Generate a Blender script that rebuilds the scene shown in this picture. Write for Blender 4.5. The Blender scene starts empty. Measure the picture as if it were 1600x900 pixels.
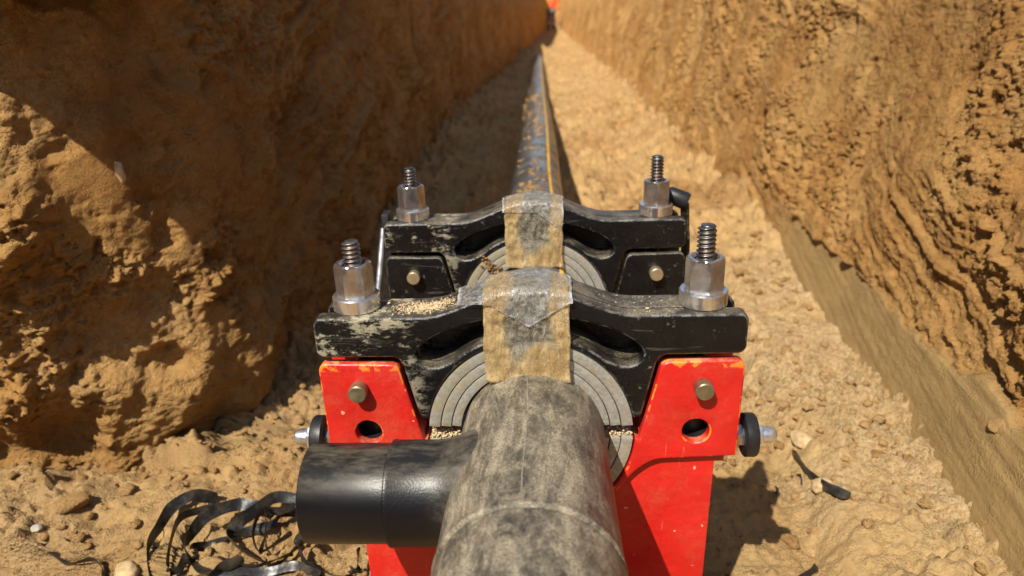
import bpy, bmesh, math, random
import numpy as np
from mathutils import Vector, Matrix

random.seed(7)
rng = np.random.default_rng(11)
scene = bpy.context.scene
COL = scene.collection

# ------------------------------------------------------------------ camera
CAM_H = 0.85
F_PX, PITCH, YAW, ROLL = 1153.0, 0.3634, -0.0547, -0.0342
cd = bpy.data.cameras.new('camera')
cam = bpy.data.objects.new('camera', cd)
COL.objects.link(cam)
_F = Vector((math.sin(YAW)*math.cos(PITCH), math.cos(YAW)*math.cos(PITCH), -math.sin(PITCH)))
_R = Vector((math.cos(YAW), -math.sin(YAW), 0))
_U = _R.cross(_F)
_R2 = _R*math.cos(ROLL)+_U*math.sin(ROLL)
_U2 = -_R*math.sin(ROLL)+_U*math.cos(ROLL)
cam.matrix_world = Matrix(((_R2.x, _U2.x, -_F.x, 0), (_R2.y, _U2.y, -_F.y, 0), (_R2.z, _U2.z, -_F.z, CAM_H), (0, 0, 0, 1)))
cd.sensor_width = 36.0
cd.lens = F_PX/1600*36.0
cd.clip_start = 0.02
cd.clip_end = 1000
cd.dof.use_dof = True
cd.dof.focus_distance = 0.90
cd.dof.aperture_fstop = 4.6
scene.camera = cam

# ------------------------------------------------------------------ sky and sun
SUN_DIR = Vector((-0.447, -0.894, 1.20)).normalized()
world = bpy.data.worlds.new('World')
scene.world = world
world.use_nodes = True
wn = world.node_tree.nodes
wn.clear()
sky = wn.new('ShaderNodeTexSky')
sky.sky_type = 'NISHITA'
sky.sun_disc = False
sky.sun_elevation = math.asin(SUN_DIR.z)
sky.sun_rotation = math.atan2(SUN_DIR.x, SUN_DIR.y)
bg = wn.new('ShaderNodeBackground')
bg.inputs['Strength'].default_value = 0.10
wo = wn.new('ShaderNodeOutputWorld')
world.node_tree.links.new(sky.outputs[0], bg.inputs[0])
world.node_tree.links.new(bg.outputs[0], wo.inputs[0])
sd = bpy.data.lights.new('sun', 'SUN')
sd.energy = 5.0
sd.angle = math.radians(0.53)
sd.color = (1.0, 0.945, 0.84)
sun = bpy.data.objects.new('sun', sd)
COL.objects.link(sun)
sun.rotation_euler = (-SUN_DIR).to_track_quat('-Z', 'Y').to_euler()
sun.location = (-3, -6, 8)
scene.view_settings.view_transform = 'Standard'
scene.view_settings.look = 'None'
scene.view_settings.exposure = 0.50
scene.view_settings.gamma = 1.0

# ------------------------------------------------------------------ helpers
def tag(o, label=None, cat=None, group=None, kind=None):
    if label: o['label'] = label
    if cat: o['category'] = cat
    if group: o['group'] = group
    if kind: o['kind'] = kind
    return o

def empty(name, loc=(0, 0, 0)):
    o = bpy.data.objects.new(name, None)
    o.empty_display_size = 0.05
    o.location = loc
    COL.objects.link(o)
    return o

def link(name, me, mat=None, parent=None, smooth=False, sharp=None):
    o = bpy.data.objects.new(name, me)
    COL.objects.link(o)
    if mat is not None:
        me.materials.clear()
        me.materials.append(mat)
    if smooth and len(me.polygons):
        me.polygons.foreach_set('use_smooth', [True]*len(me.polygons))
        if sharp:
            me.set_sharp_from_angle(angle=math.radians(sharp))
    if parent is not None:
        o.parent = parent
    return o

def mesh(verts, faces, name='m'):
    me = bpy.data.meshes.new(name)
    me.from_pydata([tuple(map(float, v)) for v in verts], [], faces)
    me.update()
    return me

def grid_mesh(P, name, flip=False):
    """P: (n, m, 3) array of points -> quad grid mesh, built quickly."""
    n, m = P.shape[:2]
    me = bpy.data.meshes.new(name)
    me.vertices.add(n*m)
    me.vertices.foreach_set('co', P.reshape(-1).astype(np.float32))
    i = np.arange(n-1)[:, None]*m+np.arange(m-1)[None, :]
    q = np.stack([i, i+1, i+m+1, i+m], -1).reshape(-1, 4)
    if flip: q = q[:, ::-1]
    nf = len(q)
    me.loops.add(nf*4)
    me.loops.foreach_set('vertex_index', q.reshape(-1).astype(np.int32))
    me.polygons.add(nf)
    me.polygons.foreach_set('loop_start', (np.arange(nf)*4).astype(np.int32))
    me.polygons.foreach_set('use_smooth', np.ones(nf, bool))
    me.update(calc_edges=True)
    return me

def attr(me, name, vals):
    a = me.attributes.new(name, 'FLOAT', 'POINT')
    a.data.foreach_set('value', np.ascontiguousarray(vals, dtype=np.float32).reshape(-1))

def merge(*ms):
    """join meshes into one new mesh"""
    bm = bmesh.new()
    for m in ms: bm.from_mesh(m)
    me = bpy.data.meshes.new('m')
    bm.to_mesh(me); bm.free()
    for m in ms: bpy.data.meshes.remove(m)
    return me

def xf(me, M):
    me.transform(M); me.update(); return me

def box(x0, x1, y0, y1, z0, z1, bev=0.0, seg=2):
    bm = bmesh.new()
    bmesh.ops.create_cube(bm, size=1)
    for v in bm.verts:
        v.co = Vector((x0+(v.co.x+.5)*(x1-x0), y0+(v.co.y+.5)*(y1-y0), z0+(v.co.z+.5)*(z1-z0)))
    if bev: bmesh.ops.bevel(bm, geom=bm.edges[:], offset=bev, segments=seg, affect='EDGES', profile=.5)
    me = bpy.data.meshes.new('m'); bm.to_mesh(me); bm.free()
    return me

def lathe(prof, n=32, axis='Z', origin=(0, 0, 0), phase=0.0):
    """prof: [(radius, height)] revolved round an axis, capped when radius is 0 at an end"""
    vs, fs = [], []
    k = len(prof)
    for j in range(n):
        a = phase+2*math.pi*j/n
        for r, h in prof:
            vs.append((r*math.cos(a), r*math.sin(a), h))
    for j in range(n):
        b = (j+1) % n
        for i in range(k-1):
            fs.append((j*k+i, b*k+i, b*k+i+1, j*k+i+1))
    me = mesh(vs, fs)
    bm = bmesh.new(); bm.from_mesh(me)
    bmesh.ops.remove_doubles(bm, verts=bm.verts[:], dist=1e-6)
    bmesh.ops.recalc_face_normals(bm, faces=bm.faces[:])
    bm.to_mesh(me); bm.free()
    if axis == 'X': me.transform(Matrix.Rotation(math.radians(90), 4, 'Y'))
    if axis == '-X': me.transform(Matrix.Rotation(math.radians(-90), 4, 'Y'))
    if axis == 'Y': me.transform(Matrix.Rotation(math.radians(-90), 4, 'X'))
    if axis == '-Y': me.transform(Matrix.Rotation(math.radians(90), 4, 'X'))
    me.transform(Matrix.Translation(origin))
    me.update()
    return me

def slab(loops, y0, y1, bev=0.003, res=2):
    """outlines in (x, z), first the outer then holes, extruded from y0 to y1 with rounded edges"""
    cu = bpy.data.curves.new('c', 'CURVE')
    cu.dimensions = '2D'; cu.fill_mode = 'BOTH'
    cu.extrude = (y1-y0)/2-bev
    cu.bevel_depth = bev; cu.bevel_resolution = res; cu.offset = -bev
    for lp in loops:
        s = cu.splines.new('POLY')
        s.points.add(len(lp)-1)
        for p, (x, z) in zip(s.points, lp): p.co = (x, z, 0, 1)
        s.use_cyclic_u = True
    o = bpy.data.objects.new('c', cu); COL.objects.link(o)
    dg = bpy.context.evaluated_depsgraph_get()
    me = bpy.data.meshes.new_from_object(o.evaluated_get(dg))
    bpy.data.objects.remove(o); bpy.data.curves.remove(cu)
    me.materials.clear()
    bm = bmesh.new(); bm.from_mesh(me)
    bmesh.ops.remove_doubles(bm, verts=bm.verts[:], dist=1e-5)
    bmesh.ops.recalc_face_normals(bm, faces=bm.faces[:])
    bm.to_mesh(me); bm.free()
    me.transform(Matrix.Rotation(math.radians(90), 4, 'X'))   # (x, z, e) -> (x, -e, z)
    me.transform(Matrix.Translation((0, (y0+y1)/2, 0)))
    me.update()
    return me

def arc(cx, cz, r, a0, a1, n):
    return [(cx+r*math.cos(math.radians(a0+(a1-a0)*i/(n-1))), cz+r*math.sin(math.radians(a0+(a1-a0)*i/(n-1)))) for i in range(n)]

def rounded(pts, r, n=6):
    """round each corner of a polygon; r a number or a list"""
    out = []
    N = len(pts)
    for i, p in enumerate(pts):
        rr = r[i] if isinstance(r, (list, tuple)) else r
        p = Vector(p); a = Vector(pts[i-1])-p; b = Vector(pts[(i+1) % N])-p
        if rr <= 0: out.append(tuple(p)); continue
        d = min(rr, a.length*.45, b.length*.45)
        A = p+a.normalized()*d; B = p+b.normalized()*d
        for k in range(n+1):
            t = k/n
            out.append(tuple(A*(1-t)**2+p*2*t*(1-t)+B*t*t))
    return out

def tube(path, r, n=12, cap=True):
    path = [Vector(p) for p in path]
    vs, fs = [], []
    up = Vector((0.03, 0.05, 1))
    for i, p in enumerate(path):
        t = (path[min(i+1, len(path)-1)]-path[max(i-1, 0)]).normalized()
        s = t.cross(up)
        if s.length < .05: s = t.cross(Vector((1, 0, 0)))
        s.normalize(); u = s.cross(t)
        rr = r[i] if isinstance(r, (list, tuple)) else r
        for k in range(n):
            a = 2*math.pi*k/n
            vs.append(p+(s*math.cos(a)+u*math.sin(a))*rr)
    for i in range(len(path)-1):
        for k in range(n):
            fs.append((i*n+k, i*n+(k+1) % n, (i+1)*n+(k+1) % n, (i+1)*n+k))
    if cap:
        fs.append(tuple(range(n))[::-1]); fs.append(tuple(range((len(path)-1)*n, len(path)*n)))
    return mesh(vs, fs)

def catmull(pts, n):
    P = np.array(pts, float)
    P = np.vstack([2*P[0]-P[1], P, 2*P[-1]-P[-2]])
    out = []
    for i in range(1, len(P)-2):
        t = np.linspace(0, 1, n, endpoint=False)[:, None]
        a, b, c, d = P[i-1], P[i], P[i+1], P[i+2]
        out.append(.5*((2*b)+(-a+c)*t+(2*a-5*b+4*c-d)*t*t+(-a+3*b-3*c+d)*t**3))
    out.append(P[-2][None])
    return np.vstack(out)

def sst(a, b, x):
    t = np.clip((x-a)/(b-a), 0, 1)
    return t*t*(3-2*t)

# ------------------------------------------------------------------ numpy noise
_perm = rng.permutation(256); _perm = np.concatenate([_perm, _perm, _perm])
_ga = rng.uniform(0, 2*np.pi, 256); _gx, _gy = np.cos(_ga), np.sin(_ga)
_jx, _jy, _jr = rng.uniform(.1, .9, 256), rng.uniform(.1, .9, 256), rng.uniform(0, 1, 256)

def perlin(x, y, seed=0):
    x = x+seed*17.31; y = y+seed*9.77
    xi = np.floor(x).astype(int); yi = np.floor(y).astype(int)
    fx = x-xi; fy = y-yi
    u = fx*fx*fx*(fx*(fx*6-15)+10); v = fy*fy*fy*(fy*(fy*6-15)+10)
    def g(ix, iy, dx, dy):
        h = _perm[(_perm[ix & 255]+iy) & 255]
        return _gx[h]*dx+_gy[h]*dy
    a = g(xi, yi, fx, fy); b = g(xi+1, yi, fx-1, fy)
    c = g(xi, yi+1, fx, fy-1); d = g(xi+1, yi+1, fx-1, fy-1)
    return 1.5*((a+(b-a)*u)*(1-v)+(c+(d-c)*u)*v)

def fbm(x, y, oct=4, seed=0, gain=.5):
    s = 0; a = 1.0
    for k in range(oct):
        s = s+a*perlin(x*2**k, y*2**k, seed+k*3); a *= gain
    return s

def worley(x, y, seed=0):
    """returns F1, F2 and a random value of the nearest cell"""
    x = x+seed*13.7; y = y+seed*5.3
    xi = np.floor(x).astype(int); yi = np.floor(y).astype(int)
    f1 = np.full(x.shape, 9.); f2 = np.full(x.shape, 9.); rv = np.zeros(x.shape)
    for dx in (-1, 0, 1):
        for dy in (-1, 0, 1):
            h = _perm[(_perm[(xi+dx) & 255]+yi+dy) & 255]
            d = np.hypot(xi+dx+_jx[h]-x, yi+dy+_jy[h]-y)
            near = d < f1
            f2 = np.where(near, f1, np.minimum(f2, d))
            rv = np.where(near, _jr[h], rv)
            f1 = np.where(near, d, f1)
    return f1, f2, rv

def clods(x, y, size, seed=0, keep=.5):
    """rounded lumps sitting on a surface, 0..1, warped so that no two look alike"""
    wx = x/size+.6*perlin(x/size*1.7, y/size*1.7, seed+1)
    wy = y/size+.6*perlin(x/size*1.7, y/size*1.7, seed+2)
    f1, f2, rv = worley(wx, wy, seed)
    d = np.clip(1-f1/(.35+.45*rv), 0, 1)
    return np.sqrt(d)*(rv > 1-keep)*(.4+.6*rv)

# ------------------------------------------------------------------ materials
class NT:
    def __init__(s, name):
        s.m = bpy.data.materials.new(name); s.m.use_nodes = True
        s.t = s.m.node_tree; s.t.nodes.clear()
        s.out = s.t.nodes.new('ShaderNodeOutputMaterial')
        s.b = s.t.nodes.new('ShaderNodeBsdfPrincipled')
        s.t.links.new(s.b.outputs[0], s.out.inputs[0])
        s.tc = s.t.nodes.new('ShaderNodeTexCoord')
    def L(s, a, b): s.t.links.new(a, b)
    def put(s, sock, v):
        if hasattr(v, 'is_output') or isinstance(v, bpy.types.NodeSocket): s.L(v, sock)
        else: sock.default_value = v
    def noise(s, scale, detail=4, rough=.55, stretch=None, dist=0.0, out=0, vec=None):
        n = s.t.nodes.new('ShaderNodeTexNoise')
        n.inputs['Scale'].default_value = scale; n.inputs['Detail'].default_value = detail
        n.inputs['Roughness'].default_value = rough; n.inputs['Distortion'].default_value = dist
        v = vec or s.tc.outputs['Object']
        if stretch:
            mp = s.t.nodes.new('ShaderNodeMapping'); mp.inputs['Scale'].default_value = stretch
            s.L(v, mp.inputs[0]); v = mp.outputs[0]
        s.L(v, n.inputs['Vector'])
        return n.outputs[out]
    def voro(s, scale, feature='F1', stretch=None, out='Distance'):
        n = s.t.nodes.new('ShaderNodeTexVoronoi'); n.feature = feature
        n.inputs['Scale'].default_value = scale
        v = s.tc.outputs['Object']
        if stretch:
            mp = s.t.nodes.new('ShaderNodeMapping'); mp.inputs['Scale'].default_value = stretch
            s.L(v, mp.inputs[0]); v = mp.outputs[0]
        s.L(v, n.inputs['Vector'])
        return n.outputs[out]
    def ramp(s, v, lo, hi, a=0.0, b=1.0):
        n = s.t.nodes.new('ShaderNodeMapRange'); n.interpolation_type = 'SMOOTHSTEP'
        s.put(n.inputs[0], v)
        n.inputs[1].default_value = lo; n.inputs[2].default_value = hi
        n.inputs[3].default_value = a; n.inputs[4].default_value = b
        return n.outputs[0]
    def math(s, op, a, b=0.0):
        n = s.t.nodes.new('ShaderNodeMath'); n.operation = op
        s.put(n.inputs[0], a); s.put(n.inputs[1], b)
        return n.outputs[0]
    def mix(s, f, a, b):
        n = s.t.nodes.new('ShaderNodeMix'); n.data_type = 'RGBA'
        s.put(n.inputs['Factor'], f)
        for k, v in ((6, a), (7, b)):
            if isinstance(v, tuple) and len(v) == 3: v = v+(1,)
            s.put(n.inputs[k], v)
        return n.outputs[2]
    def attr(s, name):
        n = s.t.nodes.new('ShaderNodeAttribute'); n.attribute_name = name
        return n.outputs['Fac']
    def normal(s, k):
        g = s.t.nodes.new('ShaderNodeNewGeometry'); x = s.t.nodes.new('ShaderNodeSeparateXYZ')
        s.L(g.outputs['Normal'], x.inputs[0])
        return x.outputs[k]
    def pos(s, k):
        x = s.t.nodes.new('ShaderNodeSeparateXYZ')
        s.L(s.tc.outputs['Object'], x.inputs[0])
        return x.outputs[k]
    def bump(s, h, dist=.002, strength=1.0, prev=None):
        n = s.t.nodes.new('ShaderNodeBump')
        n.inputs['Distance'].default_value = dist; n.inputs['Strength'].default_value = strength
        s.put(n.inputs['Height'], h)
        if prev is not None: s.L(prev, n.inputs['Normal'])
        return n.outputs[0]
    def set(s, color=None, rough=None, metal=None, normal=None, spec=None):
        if color is not None:
            if isinstance(color, tuple) and len(color) == 3: color = color+(1,)
            s.put(s.b.inputs['Base Color'], color)
        if rough is not None: s.put(s.b.inputs['Roughness'], rough)
        if metal is not None: s.put(s.b.inputs['Metallic'], metal)
        if normal is not None: s.L(normal, s.b.inputs['Normal'])
        if spec is not None: s.put(s.b.inputs['Specular IOR Level'], spec)
        return s.m

def soil_material(name, light, mid, dark, pale, moist, relief=1.0):
    m = NT(name)
    big = m.noise(2.3, 5, .6); med = m.noise(14, 6, .7); fine = m.noise(110, 5, .75)
    c = m.mix(m.ramp(big, .35, .65), mid, light)
    c = m.mix(m.ramp(med, .50, .70, 0, .70), c, dark)
    c = m.mix(m.ramp(fine, .50, .68, 0, .55), c, light)
    c = m.mix(m.ramp(m.noise(170, 4, .7), .56, .70, 0, .55), c, dark)
    vor = m.voro(210)
    sp = m.ramp(vor, 0.0, .20, 1, 0)
    c = m.mix(m.math('MULTIPLY', sp, m.ramp(m.noise(24, 3), .45, .62, 0, .7)), c, pale)
    c = m.mix(m.attr('pale'), c, m.mix(m.ramp(fine, .42, .66), pale, mid))
    c = m.mix(m.attr('moist'), c, m.mix(m.ramp(m.noise(40, 4, .6, stretch=(1, .15, 1)), .35, .7), moist, tuple(v*1.25 for v in moist)))
    amt = m.math('SUBTRACT', 1.0, m.math('MULTIPLY', m.attr('moist'), .85))
    n1 = m.bump(m.math('MULTIPLY', m.noise(60, 8, .78), amt), .018*relief)
    h = m.math('MULTIPLY', m.math('SUBTRACT', 1.0, m.ramp(vor, .0, .75)), m.ramp(m.noise(18, 3), .40, .60))
    n2 = m.bump(m.math('MULTIPLY', h, amt), .006, prev=n1)
    n3 = m.bump(m.math('MULTIPLY', m.noise(420, 3, .7), m.math('ADD', amt, .1)), .0035, prev=n2)
    return m.set(c, .95, 0, n3, .15)

M = {}
M['soil'] = soil_material('soil', (.59, .362, .152), (.48, .268, .100), (.31, .155, .049), (.71, .51, .265), (.33, .212, .088), .85)
M['soil_wall'] = soil_material('red_brown_soil', (.59, .332, .112), (.48, .238, .069), (.30, .128, .032), (.68, .45, .20), (.26, .170, .068))

def black_paint(name='scuffed_black_paint', chip=1.0):
    m = NT(name)
    up = m.ramp(m.normal(2), .45, .98)
    dn = m.noise(26, 6, .7); sp = m.noise(650, 3, .75)
    blot = m.noise(75, 9, .80, stretch=(.6, 1, 1.4)); zone = m.noise(13, 4, .65)
    leftm = m.ramp(m.pos(0), -.105, -.150, 0.0, chip)
    chips = m.math('MULTIPLY', m.ramp(m.math('ADD', blot, m.math('MULTIPLY', zone, .75)), .915, .97), leftm)
    few = m.math('MULTIPLY', m.ramp(m.noise(70, 6, .75), .615, .65), m.ramp(zone, .42, .6))
    chips = m.math('MAXIMUM', chips, m.math('MULTIPLY', few, .5))
    dust = m.math('MULTIPLY', up, m.math('MULTIPLY', m.ramp(dn, .34, .70, .12, .95), m.ramp(sp, .40, .62, .12, 1.0)))
    specks = m.math('MULTIPLY', m.ramp(m.voro(300), 0, .12, .55, 0), m.ramp(m.noise(30, 3), .48, .62))
    e = m.normal(1); e2 = m.math('MULTIPLY', e, e)
    edge = m.math('MULTIPLY', m.ramp(e2, .15, .45), m.ramp(e2, .93, .7))
    edge = m.math('MULTIPLY', edge, m.ramp(m.noise(80, 5, .75), .46, .58, .03, .75))
    scr = m.math('MULTIPLY', m.ramp(m.noise(90, 3, .6, stretch=(.10, 1, 1), dist=1.5), .64, .68, 0, .30), m.ramp(zone, .4, .6))
    c = m.mix(m.ramp(dn, .3, .7), (.0035, .0035, .0040), (.0085, .0080, .0075))
    c = m.mix(m.math('MAXIMUM', edge, scr), c, (.15, .145, .13))
    c = m.mix(m.math('MINIMUM', dust, .9), c, (.30, .245, .165))
    c = m.mix(m.math('MAXIMUM', m.math('MULTIPLY', chips, m.ramp(sp, .25, .6, .55, .95)), specks), c, (.33, .29, .195))
    r = m.mix(m.math('MINIMUM', m.math('ADD', dust, chips), 1.0), (.27, .27, .27), (.85, .85, .85))
    n = m.bump(m.math('ADD', m.noise(140, 5, .65), m.math('MULTIPLY', chips, .6)), .0015)
    return m.set(c, r, 0, n, .38)
M['black'] = black_paint()
M['black_jaw'] = black_paint('plain_black_paint', .0)

def red_paint():
    m = NT('glossy_red_paint')
    e = m.normal(1); e2 = m.math('MULTIPLY', e, e)
    edge = m.math('MULTIPLY', m.ramp(e2, .05, .3), m.ramp(e2, .97, .8))
    chip = m.math('MULTIPLY', m.math('MAXIMUM', edge, m.ramp(m.pos(2), .4585, .4625)), m.ramp(m.noise(48, 3, .55), .52, .56))
    spots = m.ramp(m.noise(55, 2, .5), .735, .75)
    scr = m.ramp(m.noise(60, 2, .5, stretch=(1, 1, .1), dist=2.0), .70, .73, 0, .22)
    c = m.mix(m.ramp(m.noise(12, 4, .6), .3, .7), (.47, .010, .008), (.56, .015, .010))
    c = m.mix(chip, c, (.80, .19, .02))
    c = m.mix(m.math('MAXIMUM', spots, scr), c, (.75, .30, .18))
    c = m.mix(m.math('MULTIPLY', m.ramp(m.normal(2), .4, .9), m.ramp(m.noise(60, 5, .7), .4, .65, .05, .5)), c, (.5, .33, .18))
    dirt = m.math('MULTIPLY', m.ramp(m.noise(9, 8, .8), .46, .70, 0, .38), m.ramp(m.noise(240, 3, .7), .4, .6, .4, 1))
    c = m.mix(dirt, c, (.42, .14, .07))
    n = m.bump(m.noise(45, 4, .55), .0016)
    return m.set(c, m.ramp(m.noise(25, 5, .7), .3, .7, .28, .5), 0, n, .5)
M['red'] = red_paint()

def steel(name, a, b, rough, rust=.0, metal=.9):
    m = NT(name)
    n = m.noise(60, 5, .65)
    c = m.mix(m.ramp(n, .35, .65), a, b)
    if rust:
        rm = m.math('MULTIPLY', m.ramp(m.noise(35, 4, .7), .46, .62), rust)
        c = m.mix(rm, c, (.20, .075, .035))
    d = m.math('MULTIPLY', m.ramp(m.normal(2), .5, .95), m.ramp(m.noise(150, 3), .42, .65, .0, .45))
    c = m.mix(d, c, (.42, .34, .24))
    bn = m.bump(m.noise(260, 3), .00018)
    return m.set(c, m.ramp(n, .3, .7, rough*.8, rough*1.3), metal, bn)
M['nut'] = steel('worn_plated_steel', (.44, .43, .42), (.60, .585, .57), .20, .28)
M['washer'] = steel('bright_steel', (.66, .64, .61), (.80, .78, .75), .13, .12)
M['stud'] = steel('dark_threaded_steel', (.10, .095, .09), (.2, .19, .175), .38, .3)
M['zinc'] = steel('zinc_plated_steel', (.62, .64, .66), (.75, .76, .77), .34, 0)
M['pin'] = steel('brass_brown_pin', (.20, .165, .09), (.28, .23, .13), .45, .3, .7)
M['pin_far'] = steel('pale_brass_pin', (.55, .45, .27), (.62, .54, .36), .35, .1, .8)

def liner_mat():
    m = NT('cast_aluminium')
    n = m.noise(220, 4, .7); b = m.noise(20, 5, .7)
    c = m.mix(m.ramp(n, .3, .7), (.24, .235, .21), (.40, .39, .35))
    yel = m.math('MULTIPLY', m.ramp(b, .45, .62), m.ramp(m.pos(0), .0, -.09, .1, .75))
    c = m.mix(yel, c, (.34, .27, .13))
    c = m.mix(m.ramp(m.noise(30, 8, .8), .42, .66, .05, .55), c, (.40, .32, .19))
    c = m.mix(m.math('MULTIPLY', m.ramp(m.normal(2), .6, 1), .4), c, (.42, .34, .22))
    return m.set(c, .55, .35, m.bump(n, .0006))
M['liner'] = liner_mat()

def dusty_pipe():
    m = NT('dusty_black_polyethylene')
    a = m.noise(6, 12, .82, stretch=(1, .8, 1), dist=.3); g = m.noise(520, 4, .75); st = m.noise(16, 10, .82, stretch=(1.8, .45, 1.8), dist=.8)
    up = m.ramp(m.normal(2), -.45, .55, .12, 1)
    d = m.math('ADD', m.ramp(a, .40, .58, .12, .52), m.ramp(st, .42, .60, 0, .50))
    d = m.math('MULTIPLY', d, m.ramp(g, .36, .62, .40, 1.1))
    dark = m.ramp(m.noise(9, 9, .8, stretch=(1.3, .8, 1)), .50, .62, 1, .38)
    d = m.math('MINIMUM', m.math('MULTIPLY', m.math('MULTIPLY', d, up), dark), .92)
    scr = m.math('MULTIPLY', m.ramp(m.noise(55, 2, .5, stretch=(1, .16, 1), dist=2.5), .66, .70, 0, .5), m.ramp(m.noise(6, 2), .45, .6))
    c = m.mix(m.math('MAXIMUM', d, scr), (.011, .012, .014), (.45, .375, .25))
    r = m.mix(d, (.30, .30, .30), (.80, .80, .80))
    n = m.bump(m.noise(70, 6, .7), .0014)
    return m.set(c, r, 0, m.bump(g, .0008, prev=n), .4)
M['dusty_pipe'] = dusty_pipe()

def far_pipe():
    m = NT('muddy_black_polyethylene')
    mud = m.math('MULTIPLY', m.ramp(m.noise(11, 7, .78, stretch=(1, .5, 1)), .53, .60), m.ramp(m.normal(2), .35, .8))
    film = m.math('MULTIPLY', m.ramp(m.normal(2), .2, .95, .02, .40), m.ramp(m.noise(7, 5, .6), .3, .7, .2, 1))
    c = m.mix(film, (.020, .021, .023), (.27, .26, .24))
    c = m.mix(m.math('MULTIPLY', mud, .75), c, (.20, .135, .065))
    return m.set(c, m.mix(mud, (.30, .30, .30), (.95, .95, .95)), 0, m.bump(mud, .004), .5)
M['far_pipe'] = far_pipe()

def clean_pipe():
    m = NT('clean_black_polyethylene')
    d = m.math('MULTIPLY', m.ramp(m.normal(2), .35, .95), m.ramp(m.noise(30, 6, .7, stretch=(.35, 1, 1)), .42, .72, .03, .5))
    near = m.math('MULTIPLY', m.ramp(m.pos(0), -.108, -.078, 0, 1), m.math('MULTIPLY', m.ramp(m.normal(2), -.3, .6, .1, .8), m.ramp(m.noise(60, 7, .8), .38, .62, .1, 1)))
    d = m.math('MAXIMUM', d, m.math('MULTIPLY', near, .35))
    c = m.mix(d, (.005, .005, .006), (.26, .22, .155))
    grain = m.math('MULTIPLY', m.noise(420, 2), m.ramp(m.pos(0), -.17, -.15, .2, 1))
    return m.set(c, m.ramp(m.noise(40, 4, stretch=(.2, 1, 1)), .3, .7, .30, .40), 0, m.bump(grain, .00022), .32)
M['clean_pipe'] = clean_pipe()

def plain(name, c, rough, var=.25, scale=60, bump=.0006, metal=0, spec=.5):
    m = NT(name)
    n = m.noise(scale, 5, .65)
    col = m.mix(m.ramp(n, .3, .7), tuple(v*(1-var) for v in c), tuple(min(1, v*(1+var)) for v in c))
    return m.set(col, rough, metal, m.bump(n, bump), spec)
M['yellow'] = plain('yellow_plastic_stripe', (.72, .40, .03), .5, .25, 30)
M['seam'] = plain('dusty_mould_seam', (.24, .20, .14), .9, .3, 90)
M['knob'] = plain('black_rubber_knob', (.012, .012, .013), .45, .4, 80)
def ribbon_mat():
    m = NT('glossy_black_plastic_shaving')
    d = m.math('MULTIPLY', m.ramp(m.noise(28, 5, .7), .42, .7, .05, .6), .6)
    c = m.mix(d, (.010, .010, .011), (.16, .13, .09))
    return m.set(c, m.mix(d, (.33, .33, .33), (.75, .75, .75)), 0, m.bump(m.noise(45, 3), .0015), .4)
M['ribbon'] = ribbon_mat()
M['stone'] = plain('pale_stone', (.44, .31, .16), .95, .3, 45, .004, 0, .2)
M['grey_stone'] = plain('grey_stone', (.34, .30, .24), .9, .3, 45, .002, 0, .2)
M['sand'] = plain('dry_sand', (.52, .39, .22), .95, .3, 200, .001, 0, .2)

def tape_mat(name, clear):
    m = NT(name)
    big = m.noise(20, 5, .65); fine = m.noise(170, 5, .75); hairs = m.noise(42, 2, .5, stretch=(1.6, .6, .35), dist=4.0)
    edge = m.attr('edge')
    h = m.math('MULTIPLY', m.ramp(m.math('ABSOLUTE', m.math('SUBTRACT', hairs, .5)), .020, .0), m.ramp(fine, .30, .5))
    if clear:
        c = m.mix(m.ramp(big, .45, .6), (.50, .50, .50), (.46, .37, .24))
        c = m.mix(m.math('MAXIMUM', h, edge), c, (.80, .79, .76))
        alpha = m.math('ADD', m.ramp(fine, .42, .68, .05, .30), m.math('ADD', m.math('MULTIPLY', h, .35), m.math('MULTIPLY', edge, .6)))
    else:
        brown = m.mix(m.ramp(big, .38, .62), (.58, .42, .20), (.42, .275, .11))
        grey = m.mix(m.ramp(fine, .35, .65), (.20, .175, .125), (.40, .355, .26))
        f = m.math('MINIMUM', m.math('ADD', m.math('MULTIPLY', edge, 1.5), m.ramp(big, .52, .66, 0, .8)), 1.0)
        c = m.mix(f, grey, brown)
        c = m.mix(m.math('MULTIPLY', h, .75), c, (.66, .60, .48))
        alpha = m.math('ADD', m.ramp(fine, .35, .65, .20, .50), m.math('ADD', m.math('MULTIPLY', f, .28), m.math('MULTIPLY', h, .3)))
    m.L(m.math('MINIMUM', alpha, .97), m.b.inputs['Alpha'])
    n = m.bump(m.math('ADD', m.noise(38, 5, .7, stretch=(1.3, 1, .6)), m.math('MULTIPLY', h, .25)), .0040)
    return m.set(c, m.ramp(fine, .3, .7, .10 if clear else .14, .32), 0, n, .7)
M['tape'] = tape_mat('dirty_packing_tape', False)
M['clear_tape'] = tape_mat('clear_packing_tape', True)
M['orange'] = plain('orange_hi_vis_cloth', (.90, .13, .03), .8, .12, 30)
M['lime'] = plain('lime_hi_vis_cloth', (.45, .60, .05), .8, .12, 30)
M['trouser'] = plain('grey_work_cloth', (.11, .11, .12), .85, .25, 20)
M['skin'] = plain('skin', (.45, .25, .16), .55, .1, 30)
M['boot'] = plain('dark_boot_leather', (.02, .017, .014), .6, .3, 40)
M['helmet'] = plain('white_helmet_plastic', (.75, .75, .72), .35, .05, 10)
M['reflect'] = plain('silver_reflective_tape', (.65, .65, .66), .4, .1, 40)

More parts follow.
